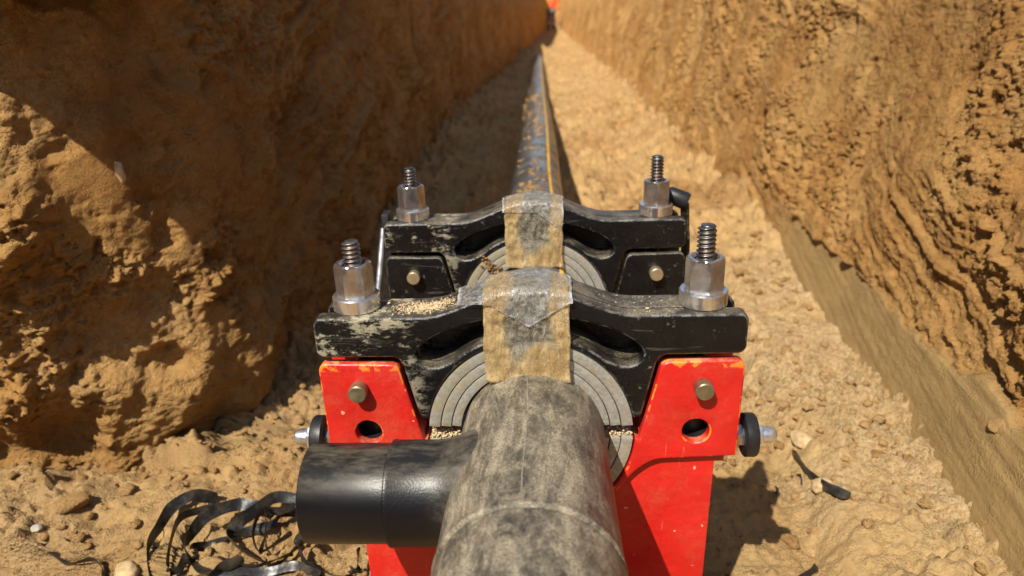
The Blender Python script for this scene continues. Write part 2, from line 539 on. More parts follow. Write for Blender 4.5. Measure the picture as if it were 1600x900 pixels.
# ------------------------------------------------------------------ the trench: plan lines
# walls in plan (x, y), low line at the foot and high line near the ground surface
LOW = [(1.3, 46.5), (.1, 46), (-.08, 42), (-.16, 32), (-.40, 22), (-.62, 13), (-.74, 8), (-.74, 5.5), (-.70, 3.6), (-.66, 2.5),
       (-.635, 1.85), (-.63, 1.58), (-.655, 1.38), (-.745, 1.265), (-.88, 1.165), (-1.08, 1.065), (-1.38, .89), (-1.77, .55),
       (-2.05, .1), (-2.1, -1.2), (-1.8, -2.3), (-.6, -2.8), (.6, -2.85), (1.7, -2.8)]
HIGH = [(1.3, 46.5), (.1, 46), (-.08, 42), (-.16, 32), (-.42, 22), (-.66, 13), (-.78, 8), (-.78, 5.5), (-.74, 3.6), (-.70, 2.5),
        (-.67, 1.85), (-.66, 1.40), (-.64, .80), (-.74, .83), (-.90, .91), (-1.08, 1.02), (-1.40, .87), (-1.82, .55),  # corner swung out as an unseen overhang, shaped to shade the pit face below
        (-2.15, .1), (-2.2, -1.2), (-1.9, -2.4), (-.6, -2.95), (.6, -3.0), (1.7, -3.0)]
RIGHT = [(1.10, -3.2), (.95, -1.2), (.72, -.2), (.660, .6), (.660, 1.0), (.698, 1.45), (.765, 2.3), (.765, 3.6), (.79, 6.0), (.82, 9.0),
         (.84, 14.0), (.74, 24.0), (.62, 33.0), (.56, 42.0), (.56, 46.8)]
TOP = 1.6
lowc, highc, rightc = catmull(LOW, 60), catmull(HIGH, 60), catmull(RIGHT, 60)

def floor_base(y):
    return np.interp(y, [-4, 2, 4.5, 8, 14, 36, 60], [0, 0, 0, -.03, -.15, -.24, -.26])
_li = np.where(lowc[:, 1] > 1.3)[0]
def left_x(y):
    yy = lowc[_li, 1][::-1]; xx = lowc[_li, 0][::-1]
    return np.interp(y, yy, xx)
def right_x(y):
    return np.interp(y, rightc[:, 1], rightc[:, 0])

def floor_z(x, y):
    x = np.asarray(x, float); y = np.asarray(y, float)
    z = floor_base(y)
    far = sst(1.6, 4, y)
    z = z+.028*fbm(x*1.7, y*1.7, 3, 1)+.010*fbm(x*8, y*8, 5, 2, .62)+.0045*fbm(x*45, y*45, 3, 3, .65)
    z = z+far*(.045*fbm(x*3.3, y*2.1, 4, 14)+.035*clods(x, y, .22, 15, .4)+.030*clods(x, y, .11, 18, .4))
    rough = sst(-.15, .35, fbm(x*2.6, y*2.6, 3, 5))
    z = z+(.003+.016*rough)*clods(x, y, .055, 6, .45)+(.003+.009*rough)*clods(x, y, .026, 7, .6)+(.002+.005*rough)*clods(x, y, .013, 16, .6)
    z = z-.012*rough*sst(.25, .5, fbm(x*16, y*16, 2, 17))
    near = 1-sst(2.6, 4.2, y)
    edge = x-.47+.05*perlin(y*3.1, y*0+.3, 8)+.02*perlin(y*13, x*9, 9)
    z = z+near*.035*sst(-.03, .05, edge)                                  # pale bench at the foot of the right wall
    z = z-near*.018*np.exp(-((edge+.03)/.05)**2)
    dr = right_x(y)-x; dl = x-left_x(y)
    tal = np.exp(-np.clip(dl, 0, 9)/.09)*(y > 1.2)
    z = z+.05*tal*(.5+clods(x, y, .07, 10, .7))
    z = z+.07*np.exp(-np.clip(dr, 0, 9)/.13)*sst(2.0, 3.5, y)*(.4+clods(x, y, .08, 12, .7))+.012*np.exp(-np.clip(dr, 0, 9)/.05)*clods(x, y, .06, 24, .7)*sst(-.1, .3, perlin(x*4, y*4, 23))
    heap = np.exp(-((x+1.0)/.30)**2-((y-1.08)/.16)**2)
    z = z+.07*heap*(1+.5*fbm(x*9, y*9, 2, 13))
    z = z+.26*np.exp(-((x+.15)/.42)**2-((y-15.4)/1.3)**2)                 # spoil that covers the far end of the pipe
    for hx, hy, hr, hd in ((.60, 2.75, .09, .06), (.50, 2.55, .06, .04), (.66, 2.45, .05, .04), (.40, 3.6, .12, .05), (.30, 1.75, .07, .03), (.35, 4.6, .16, .06), (-.35, 2.7, .12, .04)):
        z = z-hd*np.exp(-((x-hx)/hr)**2-((y-hy)/(hr*1.3))**2)*(1+.6*perlin(x*22, y*22, 19))
    for bx, by, ba in ((.30, 2.15, .1), (.52, 1.75, -.15), (.22, 2.95, .05), (.42, 3.5, -.1), (.18, 4.1, .1), (-.38, 2.3, .1), (-.30, 3.2, -.05), (.36, 1.32, .2)):
        u_ = (x-bx)*math.cos(ba)-(y-by)*math.sin(ba); v_ = (x-bx)*math.sin(ba)+(y-by)*math.cos(ba)
        rr = np.sqrt((u_/(.050-.010*np.sin(v_*14)))**2+(v_/.145)**2)        # boot prints
        z = z-.018*sst(1.05, .80, rr)*(1+.25*np.sin(v_*150)*(np.abs(v_) < .13))+.007*np.exp(-((rr-1.18)/.16)**2)
    # hollow under the working area, where the machine stands
    z = z-.02*np.exp(-((x+.03)/.30)**2-((y-.95)/.45)**2)
    return z

def ribs(d, seed, freq):
    """1-D tooth-mark profile"""
    a = perlin(d*freq, d*0+seed*.37, seed)
    return a-.6*np.abs(perlin(d*freq*2.3, d*0+.7, seed+1))

def scrape(d, seed, freq):
    """sawtooth ledges left by a bucket edge"""
    p = d*freq+.7*perlin(d*freq*.45, d*0+seed*.61, seed)
    fr = p-np.floor(p)
    return fr**1.6*sst(1.0, .90, fr)-.35

# ---- floor
ys = np.concatenate([np.linspace(-3.2, .70, 40)[:-1], np.exp(np.linspace(math.log(.70), math.log(47), 930))])
cs = np.linspace(0, 1, 440)
lx = np.where(ys > 1.3, left_x(np.maximum(ys, 1.3))-.30, -2.4); lx = np.where((ys > .9) & (ys <= 1.3), -1.55, lx)
lx = np.convolve(np.pad(lx, 10, mode='edge'), np.ones(21)/21, 'valid')
rx = right_x(ys)+.22
X = lx[:, None]+(rx-lx)[:, None]*cs[None]
Y = np.repeat(ys[:, None], len(cs), 1)
Z = floor_z(X, Y)
me = grid_mesh(np.stack([X, Y, Z], -1), 'trench_floor')
near = 1-sst(2.4, 4.5, Y)
pale = np.clip(near*sst(-.06, .05, X-.47+.05*perlin(Y*3.1, Y*0+.3, 8))*.85+.55*near*sst(.0, .5, fbm(X*2.2, Y*2.2, 3, 20)+.25*(X > .2)), 0, 1)
pale = np.maximum(pale, .45*(1-sst(1.5, 2.0, Y))*(X < -.25)*sst(-.3, .3, fbm(X*3, Y*3, 3, 21)))
pale = pale*sst(2.9, 1.7, Y-.5*(X-.2))
attr(me, 'pale', pale)
attr(me, 'moist', np.clip(.80*sst(-.05, .6, fbm(X*1.7, Y*1.7, 4, 22)+.35*(X < -.1)*sst(2, 4, Y)+.45*sst(1.5, 2.4, Y)), 0, 1))
fl = tag(link('trench_floor', me, M['soil']), 'sandy trench floor strewn with crumbs of tan soil', None, None, 'structure')

# ---- wall grids
def sample_line(pts_for_len, k, dmin=.9):
    """indices (float) along a dense polyline so that the spacing grows with the distance from the camera"""
    seg = np.linalg.norm(np.diff(pts_for_len, axis=0), axis=1)
    mid = (pts_for_len[1:]+pts_for_len[:-1])/2
    dist = np.maximum(np.linalg.norm(mid, axis=1), dmin)
    behind = np.where(mid[:, 1] < .3, 12.0, 1.0)
    cum = np.concatenate([[0], np.cumsum(seg/(k*dist*behind))])
    n = int(cum[-1])
    return np.interp(np.linspace(0, cum[-1], n), cum, np.arange(len(cum)))

def at(arr, t):
    i = np.clip(np.floor(t).astype(int), 0, len(arr)-2); f = (t-i)[:, None]
    return arr[i]*(1-f)+arr[i+1]*f

def plan_normals(P, sgn):
    T = np.gradient(P, axis=0); T /= np.linalg.norm(T, axis=1)[:, None]+1e-9
    N = np.stack([-T[:, 1], T[:, 0]], 1)*sgn
    k = 9
    for c in range(2): N[:, c] = np.convolve(np.pad(N[:, c], k, mode='edge'), np.ones(2*k+1)/(2*k+1), 'valid')
    return N/(np.linalg.norm(N, axis=1)[:, None]+1e-9)

W_ROWS = np.concatenate([np.linspace(-.06, 1.02, 320), np.linspace(1.02, 1.9, 26)[1:]])

# ---- left wall
t = sample_line(lowc, .0033)
PL, PH = at(lowc, t), at(highc, t)
NL = plan_normals(PL, 1)                       # the line runs towards the camera, the trench is on its left hand
s = np.concatenate([[0], np.cumsum(np.linalg.norm(np.diff(PL, axis=0), axis=1))])
S = s[:, None]+0*W_ROWS[None]
fb = floor_base(PL[:, 1])
Zw = np.minimum(fb[:, None]+W_ROWS[None], TOP)
Zw[:, -1] = TOP
hi = sst(.90, 1.00, Zw+.04*perlin(S*4, S*0, 30))
Xw = PL[:, 0][:, None]*(1-hi)+PH[:, 0][:, None]*hi
Yw = PL[:, 1][:, None]*(1-hi)+PH[:, 1][:, None]*hi
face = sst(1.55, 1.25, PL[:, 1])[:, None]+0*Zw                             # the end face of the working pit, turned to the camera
mask = sst(-.25, .35, fbm(S*1.6, Zw*1.6, 3, 31)+.45*face)
d = .045*fbm(S*1.5, Zw*1.5, 3, 32)+(.016+.004*face)*fbm(S*6, Zw*6, 4, 33, .6)+face*(.045*fbm(S*4.5, Zw*1.6, 3, 23)-.03*np.abs(fbm(S*3.5, Zw*3.0, 3, 22)))
mask = mask*sst(-.35, .15, fbm(S*3.2, Zw*3.2, 3, 21))
crumb = (.014*clods(S, Zw, .055, 34, .45)+.012*clods(S, Zw, .028, 35, .55)+.007*clods(S, Zw, .014, 29, .6)
         + .008*fbm(S*30, Zw*30, 4, 36, .68)-.014*sst(.28, .55, fbm(S*13, Zw*13, 3, 28)))
d += crumb*(.25+.85*mask)*(.95+.15*face)+.0020*fbm(S*80, Zw*80, 3, 37, .7)
# bucket tooth marks, rising away from the camera
u = Zw*.95+S*.31
gm = sst(-.20, .15, fbm(S*.9+3, Zw*1.2, 2, 38))*(1-.75*face)*sst(9, 5, PL[:, 1])[:, None]
u = u+.03*fbm(S*1.5, Zw*1.5, 2, 27)
d += gm*(.042*ribs(u, 39, 7)+.022*scrape(u, 40, 9)+.012*scrape(u+.13, 71, 23)+.005*ribs(u, 62, 50))
vert = sst(3, 6, PL[:, 1])[:, None]
d += vert*.03*fbm(S*2.6, Zw*.5, 4, 41)
d -= .03*sst(.35, .6, fbm(S*3.1, Zw*2.6, 2, 42))*(1-face)
# slumped bulge low on the pit end face and at the corner
cor = np.exp(-(((Xw+.70)/.16)**2)-((Yw-1.25)/.20)**2)
d += .030*cor*np.exp(-((Zw-.20)/.17)**2)*(1+.4*fbm(S*5, Zw*5, 2, 43))
d += face*.06*np.exp(-((Zw-.55)/.16)**2)*np.exp(-((Xw+.95)/.13)**2)
d -= face*.09*np.exp(-((Zw-.10)/.07)**2)*sst(-.78, -.95, Xw)
d -= face*.03*sst(.25, .5, fbm(S*5, Zw*5, 2, 44))
# smeared flats: cut the highest points off
lim = .018+.035*fbm(S*1.1, Zw*1.1, 2, 45)
fm = sst(.1, .4, fbm(S*2.2, Zw*1.8, 2, 46))*.8
d = np.where(d > lim, d*(1-fm)+lim*fm, d)
d *= sst(TOP, TOP-.05, Zw)
Xw = Xw+NL[:, 0][:, None]*d; Yw = Yw+NL[:, 1][:, None]*d
me = grid_mesh(np.stack([Xw, Yw, Zw], -1), 'trench_wall_left', flip=True)
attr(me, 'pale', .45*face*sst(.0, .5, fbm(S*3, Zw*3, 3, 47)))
attr(me, 'moist', .30*sst(.2, .6, fbm(S*1.2, Zw*1.5, 3, 48)))
wl = tag(link('trench_wall_left', me, M['soil_wall']), 'shaded left trench wall of brown cut soil with slumped lit corner', None, None, 'structure')
left_top = np.stack([Xw[:, -1], Yw[:, -1]], 1)

# ---- right wall
t = sample_line(rightc, .0033)
PR = at(rightc, t); NR = plan_normals(PR, 1)
s = np.concatenate([[0], np.cumsum(np.linalg.norm(np.diff(PR, axis=0), axis=1))])
S = s[:, None]+0*W_ROWS[None]
YY = PR[:, 1][:, None]+0*W_ROWS[None]
fb = floor_base(PR[:, 1])
Zr = W_ROWS[None]+0*S
nearb = sst(3.0, 2.2, YY)*sst(-.6, .2, YY)
bh = .205-.03*sst(1.2, 2.4, YY)+.02*perlin(S*2.0, S*0, 50)+.018*fbm(S*9, S*0, 3, 51)                    # ragged top of the smooth clay band
band = nearb*sst(bh+.006, bh-.006, Zr)
off = np.where(Zr < .19, .34*Zr, .0686+.31*(Zr-.19))*nearb+(1-nearb)*(.02+.30*np.maximum(Zr, 0))
mask = sst(-.12, .28, fbm(S*2.0, Zr*2.0, 4, 52))
d = .040*fbm(S*1.4, Zr*1.4, 3, 53)*sst(.12, .35, Zr)+.007*fbm(S*6, Zr*6, 4, 54, .6)
crumb = (.012*clods(S, Zr, .060, 55, .35)+.012*clods(S, Zr, .030, 56, .5)+.007*clods(S, Zr, .014, 49, .6)
         + .007*fbm(S*30, Zr*30, 4, 57, .68)-.011*sst(.30, .55, fbm(S*12, Zr*12, 3, 26)))
d += .90*crumb*(.20+.80*mask)+.0022*fbm(S*80, Zr*80, 3, 58, .7)
u = Zr*.97-S*.24
u = u+.05*fbm(S*1.6, Zr*1.6, 4, 68, .6)
gm = sst(-.30, .20, fbm(S*1.1+1, Zr*1.6, 3, 59))*sst(6, 3, YY)
d += gm*(.016*ribs(u, 60, 6)+.011*scrape(u, 61, 10)+.006*scrape(u+.2, 72, 27)+.003*ribs(u, 62, 50))
d += sst(3, 6, YY)*.035*fbm(S*2.4, Zr*.5, 4, 62)
hol = sst(.45, .62, fbm(S*5.2, Zr*5.0, 2, 63)); d -= .012*hol
d += .010*nearb*np.exp(-((Zr-bh-.03)/.03)**2)*clods(S, Zr, .05, 64, .6)
lim = .020+.03*fbm(S*1.1, Zr*1.1, 2, 65); fm = sst(.15, .45, fbm(S*2.0, Zr*1.8, 2, 66))*.75
d = np.where(d > lim, d*(1-fm)+lim*fm, d)
smooth_d = .006*fbm(S*1.8, Zr*3, 2, 67)+.0016*ribs(Zr*.95-S*.12, 69, 60)+.0008*fbm(S*30, Zr*60, 2, 25)
d = d*(1-band)+smooth_d*band
d *= sst(TOP, TOP-.05, Zr+fb[:, None])
Zr = np.minimum(fb[:, None]+Zr, TOP); Zr[:, -1] = TOP
Xr = PR[:, 0][:, None]-NR[:, 0][:, None]*off+NR[:, 0][:, None]*d
Yr = PR[:, 1][:, None]-NR[:, 1][:, None]*off+NR[:, 1][:, None]*d
me = grid_mesh(np.stack([Xr, Yr, Zr], -1), 'trench_wall_right', flip=True)
attr(me, 'moist', np.maximum(band*.95, .35*fm*(d > lim*.9)))
attr(me, 'pale', .30*sst(.1, .6, fbm(S*2.1, Zr*2.1, 3, 70)))
tag(link('trench_wall_right', me, M['soil_wall']), 'sunlit right trench wall of ochre soil with smooth clay band at its foot', None, None, 'structure')
right_top = np.stack([Xr[:, -1], Yr[:, -1]], 1)

# ---- ground surface on both sides of the trench
bm = bmesh.new()
inner = [tuple(p) for p in left_top[::10]]+[tuple(p) for p in right_top[::10]]
iv = [bm.verts.new((x, y, TOP)) for x, y in inner]
ov = [bm.verts.new((x, y, TOP)) for x, y in ((-200, -200), (200, -200), (200, 300), (-200, 300))]
es = [bm.edges.new((iv[i], iv[(i+1) % len(iv)])) for i in range(len(iv))]+[bm.edges.new((ov[i], ov[(i+1) % 4])) for i in range(4)]
bmesh.ops.triangle_fill(bm, edges=es, use_beauty=True)
bmesh.ops.recalc_face_normals(bm, faces=bm.faces[:])
if sum(f.normal.z for f in bm.faces) < 0: bmesh.ops.reverse_faces(bm, faces=bm.faces[:])
me = bpy.data.meshes.new('ground'); bm.to_mesh(me); bm.free()
tag(link('ground', me, M['soil']), 'bare soil ground above the trench', None, None, 'structure')

# ---- loose crumbs of soil (uncountable)
ico = []
for k in range(14):
    bm = bmesh.new(); bmesh.ops.create_icosphere(bm, subdivisions=2 if k < 7 else 1, radius=1)
    for v in bm.verts:
        v.co *= 1+random.uniform(-.28, .22)
    bm.verts.index_update(); bm.verts.ensure_lookup_table()
    ico.append((np.array([v.co[:] for v in bm.verts]), np.array([[v.index for v in f.verts] for f in bm.faces])))
    bm.free()

def crumbs(name, pts, sizes, mat, flat=.75):
    V, Fc, n = [], [], 0
    for p, sz in zip(pts, sizes):
        v, f = ico[random.randrange(7)+(0 if sz > .006 else 7)]
        a = random.uniform(0, 6.28); c, s_ = math.cos(a), math.sin(a)
        w = v*np.array([random.uniform(.7, 1.3), random.uniform(.7, 1.2), flat*random.uniform(.7, 1.1)])*sz
        w = np.stack([w[:, 0]*c-w[:, 1]*s_, w[:, 0]*s_+w[:, 1]*c, w[:, 2]], 1)+p
        V.append(w); Fc.append(f+n); n += len(v)
    V = np.vstack(V); Fc = np.vstack(Fc)
    me = bpy.data.meshes.new(name)
    me.vertices.add(len(V)); me.vertices.foreach_set('co', V.reshape(-1).astype(np.float32))
    me.loops.add(len(Fc)*3); me.loops.foreach_set('vertex_index', Fc.reshape(-1).astype(np.int32))
    me.polygons.add(len(Fc)); me.polygons.foreach_set('loop_start', (np.arange(len(Fc))*3).astype(np.int32))
    me.update(calc_edges=True)
    return link(name, me, mat)

N = 11000
cy = .75*np.exp(rng.uniform(0, 1, N)**1.35*math.log(9/.75))
cl = np.where(cy > 1.35, left_x(np.maximum(cy, 1.35)), -1.15)+.03; cr = right_x(cy)-.02
bias = rng.beta(.75, .75, N)
cx = cl+(cr-cl)*bias
keep = fbm(cx*3, cy*3, 2, 75)+rng.uniform(-.5, .5, N) > -.15
cx, cy = cx[keep], cy[keep]
sz = .0016+.0125*rng.uniform(0, 1, len(cx))**3.2
sz *= np.where(rng.uniform(0, 1, len(cx)) < .96, .8, 1.5)
cz = floor_z(cx, cy)+sz*.25
o = crumbs('loose_soil', np.stack([cx, cy, cz], 1), sz, M['soil'])
tag(o, 'loose crumbs of tan soil scattered over the trench floor', None, None, 'stuff')

# ------------------------------------------------------------------ clamp machine
XC, Y1, Y2 = -.0254, .792, 1.181
AX = .373                                   # height of the pipe axis
ZT = .527                                   # top of the clamp bars
mach = empty('pipe_clamp_machine', (XC, Y1, 0))
tag(mach, 'red and black steel pipe alignment clamp machine standing over the pipe joint', 'clamp machine')

def place(me, dy):                          # machine-local mesh: only the offset along y differs between the clamps
    return xf(me, Matrix.Translation((0, dy, 0)))

def top_line(x):
    x = abs(x)
    return ZT+.031*float(sst(.122, .012, x))

def bar_outline(half, n=40):
    r = .010
    pts = arc(-half+r, .477+r, r, 270, 180, 7)+arc(-half+r, ZT-r, r, 180, 90, 7)
    for i in range(n+1):
        x = -.15+.30*i/n
        pts.append((x, top_line(x)))
    pts += arc(half-r, ZT-r, r, 90, 0, 7)+arc(half-r, .477+r, r, 0, -90, 7)
    pts += [(.156, .4765), (.150, .4735), (.146, .467), (.1315, .401), (.129, .3955)]
    pts += arc(0, AX, .1225, 10.5, 169.5, 45)
    pts += [(-.129, .3955), (-.1315, .401), (-.146, .467), (-.150, .4735), (-.156, .4765)]
    return pts

def slot_outline(sg):
    pts = [(.014, .5255), (.030, .5245), (.049, .5215), (.070, .5165), (.090, .5100), (.107, .5020), (.119, .4945), (.1275, .4865), (.1305, .4790), (.1285, .4715),
           (.1225, .4660), (.114, .4635), (.105, .4640), (.098, .4670)]+arc(0, AX, .1320, 48.5, 84.0, 14)
    return [(sg*x, z) for x, z in pts]

def clamp_bar(dy, name_mat, label):
    fr = slab([bar_outline(.2455), slot_outline(1), slot_outline(-1)], -.0335, -.0110, .0050, 4)
    h2 = [(x*.74 if abs(x) > .2 else x, z) for x, z in bar_outline(.2455)]
    grow = lambda lp: [(x*1.0, z) for x, z in lp]
    mid = slab([h2, slot_outline(1), slot_outline(-1)], -.0125, .0125, .001, 1)
    bk = slab([bar_outline(.2405)], .0110, .0300, .0050, 4)
    o = link('clamp_bar', place(merge(fr, mid, bk), dy), name_mat, mach, True, 35)
    o['label'] = label
    return o
bar_near = clamp_bar(0, M['black'], 'near black clamp bar, scuffed at its left end')
bar_far = clamp_bar(Y2-Y1, M['black'], 'far black clamp bar behind the near one')

def jaw(dy, mat, label):
    C = (0, AX)
    ms = []
    for sg in (1, -1):
        inner = arc(0, AX, .1240, -43, -2.2, 12)
        blk = [(.1285, .3675), (.1375, .400), (.1465, .445), (.1515, .468), (.2455, .470), (.2440, .3435), (.146, .3385), (.124, .3215), (.1010, .2895)]
        pol = rounded([blk[0], blk[2], blk[3], blk[4], blk[5], blk[6], blk[7], blk[8]], [.002, 0, .013, .012, .003, .012, .03, 0])+inner
        pol = [(sg*x, z) for x, z in pol]
        hole = arc(sg*.1945, .3775, .0160, 0, 345, 24)
        ms.append(slab([pol, hole], -.0335, -.0185, .0028, 3))
        bp = rounded([(.1285, .3675), (.1465, .445), (.1520, .474), (.2455, .474), (.2440, .30), (.12, .30)], [.002, 0, .012, .012, 0, 0])
        ms.append(slab([[(sg*x, z) for x, z in bp]], .019, .032, .0025, 2))
        # inner web between the two plates
        w = [(.1300, .366), (.1478, .446), (.1500, .462), (.1560, .462), (.1540, .446), (.137, .366)]
        ms.append(slab([[(sg*x, z) for x, z in w]], -.0186, .0191, .0008, 1))
    low = rounded([(-.2215, .3445), (-.215, .03), (.215, .03), (.2215, .3445)], 0)
    low = [(-.2215, .3445), (-.215, .03), (.215, .03), (.2215, .3445)]+[(.121, .3445)]+arc(0, AX, .1240, -14, -166, 36)+[(-.121, .3445)]
    ms.append(slab([low], -.0230, -.0100, .0015, 2))
    ms.append(slab([[(x*.995, z) for x, z in low]], .0140, .0285, .0015, 2))
    sad = arc(0, AX, .1242, -6, -174, 40)+arc(0, AX, .1350, -174, -6, 40)
    ms.append(slab([sad], -.0105, .0145, .001, 1))
    o = link('lower_jaw', place(merge(*ms), dy), mat, mach, True, 35)
    o['label'] = label
    return o
jaw_near = jaw(0, M['red'], 'glossy red lower jaw of the near clamp')
jaw_far = jaw(Y2-Y1, M['black_jaw'], 'black lower jaw of the far clamp')

def ring_piece(r0, r1, a0, a1, y0, y1):
    return slab([arc(0, AX, r1, a0, a1, 48)+arc(0, AX, r0, a1, a0, 48)], y0, y1, .0008, 1)
for dy in (0, Y2-Y1):
    for k, (r0, r1) in enumerate(((.1085, .1218), (.0955, .1074), (.0835, .0944))):
        e = .003*k
        for a0, a1, nm in ((5.2+k*.6, 174.8-k*.6, 'upper'), (-176.6+k*.5, -3.4-k*.5, 'lower')):
            o = link('liner_ring', place(ring_piece(r0, r1, a0, a1, -.0300+e*.3, .0270), dy), M['liner'], mach, True, 35)

def thread(r, z0, z1, pitch=.0052, n=28):
    m = int((z1-z0)/pitch*10)
    vs, fs = [], []
    for i in range(m+1):
        z = z0+(z1-z0)*i/m
        for k in range(n):
            ph = (z-z0)/pitch-k/n
            tri = abs(((ph) % 1)*2-1)
            prof = min(1, max(0, (tri-.18)/.5))
            fade = min(1, (z1-z)/.004)
            rr = r-.0024*prof*1.0-(1-fade)*.0018
            a = 2*math.pi*k/n
            vs.append((rr*math.cos(a), rr*math.sin(a), z))
    for i in range(m):
        for k in range(n):
            fs.append((i*n+k, i*n+(k+1) % n, (i+1)*n+(k+1) % n, (i+1)*n+k))
    fs.append(tuple(range(m*n, (m+1)*n)))
    return mesh(vs, fs)

def hex_nut(af, z0, z1, hole, phase):
    """long hexagon nut with a chamfered top and an open bore"""
    R = af/math.sqrt(3)
    n = 48
    vs, fs = [], []
    def hexr(a, rc):
        b = (a % (math.pi/3))-math.pi/6
        return min(R*math.cos(math.pi/6)/math.cos(b), rc)
    prof = [(R*.955, z0), (R*1.01, z0+.0022), (R*1.01, z1-.0036), (R*.93, z1-.0012), (R*.86, z1), (hole+.0028, z1), (hole, z1-.003), (hole, z0)]
    for k in range(n):
        a = 2*math.pi*k/n
        for r, z in prof:
            rr = hexr(a, r) if r > hole+.003 else r
            vs.append((rr*math.cos(a+phase), rr*math.sin(a+phase), z))
    k_ = len(prof)
    for k in range(n):
        b = (k+1) % n
        for i in range(k_-1): fs.append((k*k_+i, b*k_+i, b*k_+i+1, k*k_+i+1))
    return mesh(vs, fs)

for i, (x, dy, S_, ph) in enumerate(((-.2, 0, .0815, .20), (.2, 0, .0925, .62), (-.2, Y2-Y1, .0850, .12), (.2, Y2-Y1, .0955, .48))):
    T_ = Matrix.Translation((x, dy, 0))
    w = link('washer', xf(lathe([(.0110, ZT), (.0262, ZT), (.0275, ZT+.0012), (.0275, ZT+.0160), (.0262, ZT+.0174), (.0110, ZT+.0174)], 48), T_), M['washer'], mach, True, 35)
    nt = link('hex_nut', xf(hex_nut(.0385, ZT+.0174, ZT+.0560, .0128, ph), T_), M['nut'], mach, True, 25)
    st = link('threaded_stud', xf(thread(.0106, ZT-.01, ZT+S_), T_), M['stud'], nt, True, 50)
    # swing bolt shank and eye below, held by the pivot pin
    sh = merge(lathe([(.0085, .455), (.0085, ZT-.004)], 20), lathe([(0, -.0165), (.019, -.0165), (.019, .0165), (0, .0165)], 28, 'Y', (0, 0, .436)))
    link('swing_bolt_eye', xf(sh, T_), M['knob'], mach, True, 35)
    pn = lathe([(0, .0), (.0100, .0), (.0108, -.0012), (.0108, -.0152), (.0096, -.0165), (0, -.0165)], 32, 'Y', (x*.994, dy-.0330, .4375))
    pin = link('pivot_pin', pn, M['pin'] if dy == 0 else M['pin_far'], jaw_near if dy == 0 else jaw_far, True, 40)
    sg = 1 if x > 0 else -1
    link('dark_bore_plug', lathe([(.0205, -.0183), (.0168, -.0183), (.0168, -.004), (0, -.004), (0, .018), (.0205, .018), (.0205, -.0183)], 28, 'Y', (sg*.1945, dy, .3775)), M['knob'], jaw_near if dy == 0 else jaw_far, True, 35)  # black plug added behind the jaw hole so that it looks dark
    ax = 'X' if sg > 0 else '-X'
    org = (0, dy-.002, .353)
    if dy == 0 or sg > 0:
        kn = link('side_knob', lathe([(0, .2575), (.0250, .2575), (.0268, .2590), (.0268, .2705), (.0255, .2725), (0, .2725)], 40, ax, org), M['knob'], mach, True, 35)
        sf = link('shaft_collar', lathe([(.0125, .228), (.0142, .240), (.0142, .2574), (.0, .2574)], 6, ax, org), M['nut'], kn, False)
        if dy == 0:
            cap = merge(lathe([(0, .2726), (.0128, .2726), (.0128, .2800), (.0110, .2812), (0, .2812)], 6, ax, org),
                        lathe([(.0103, .2810), (.0103, .2900), (.0085, .2955), (.0045, .2985), (0, .2992)], 24, ax, org))
            link('cap_nut', cap, M['zinc'], kn, True, 30)
# orient: far right knob reads as a thick hand wheel; lever with a round handle at the far right, rod and bracket at the far left
D = Y2-Y1
lev = link('lever_arm', merge(tube([(.252, D+.020, .36), (.257, D+.028, .46), (.253, D+.034, .535)], .0075, 10)), M['black'], mach, True, 40)
link('lever_grip', tube([(.222, D+.036, .5475), (.2285, D+.036, .5485), (.252, D+.030, .5400), (.2565, D+.029, .5380)], [.0125, .0145, .0150, .0135], 20), M['knob'], lev, True, 50)
link('steel_rod', tube([(-.2480, D-.016, .515), (-.2540, D-.036, .46), (-.2630, D-.070, .375), (-.2655, D-.078, .35)], .0048, 12), M['zinc'], mach, True, 50)
link('side_bracket', box(-.2560, -.2425, D+.006, D+.036, .34, .5330, .003), M['knob'], mach, True, 30)
for sg in (-1, 1):
    link('guide_rod', tube([(sg*.176, -.02, .155), (sg*.176, D+.05, .155)], .014, 20), M['zinc'], mach, True, 50)
    link('skid', merge(box(sg*.19-.022, sg*.19+.022, -.10, D+.12, -.030, .0305, .004), box(sg*.19-.012, sg*.19+.012, -.05, D+.07, .0295, .060, .002)), M['black'] if sg > 5 else M['knob'], mach, True, 30)

# ------------------------------------------------------------------ tee fitting held by the near clamp
XT = -.0220
tee = empty('pipe_tee', (XT, .62, AX))
tag(tee, 'dusty black plastic tee fitting with a clean side branch, gripped in the near clamp', 'pipe fitting')
def cyl_y(prof, n=72):
    return lathe([(r, y-.62) for r, y in prof], n, 'Y')
pr = [(.0735, .05), (.0850, .05), (.0868, .052), (.0868, .5075), (.0860, .5105), (.0838, .5120), (.0840, .5145), (.0868, .5158), (.0876, .5175), (.0874, .5195), (.0866, .5215), (.0862, .532),
      (.0842, .742), (.0830, .750), (.0822, .990), (.0735, .990), (.0735, .0501)]
link('body', cyl_y(pr), M['dusty_pipe'], tee, True, 50)
YB = .648-.62
br = [(.0700, -.02), (.0660, .060), (.0590, .0800), (.0562, .0900), (.0552, .100), (.0552, .1420), (.0560, .1440), (.0556, .1462), (.0522, .1478), (.0520, .1500), (.0520, .2330), (.0508, .2345), (.0462, .2345), (.0462, .06), (0, .06)]
link('branch', lathe(br, 64, '-X', (0, YB, 0)), M['clean_pipe'], tee, True, 40)
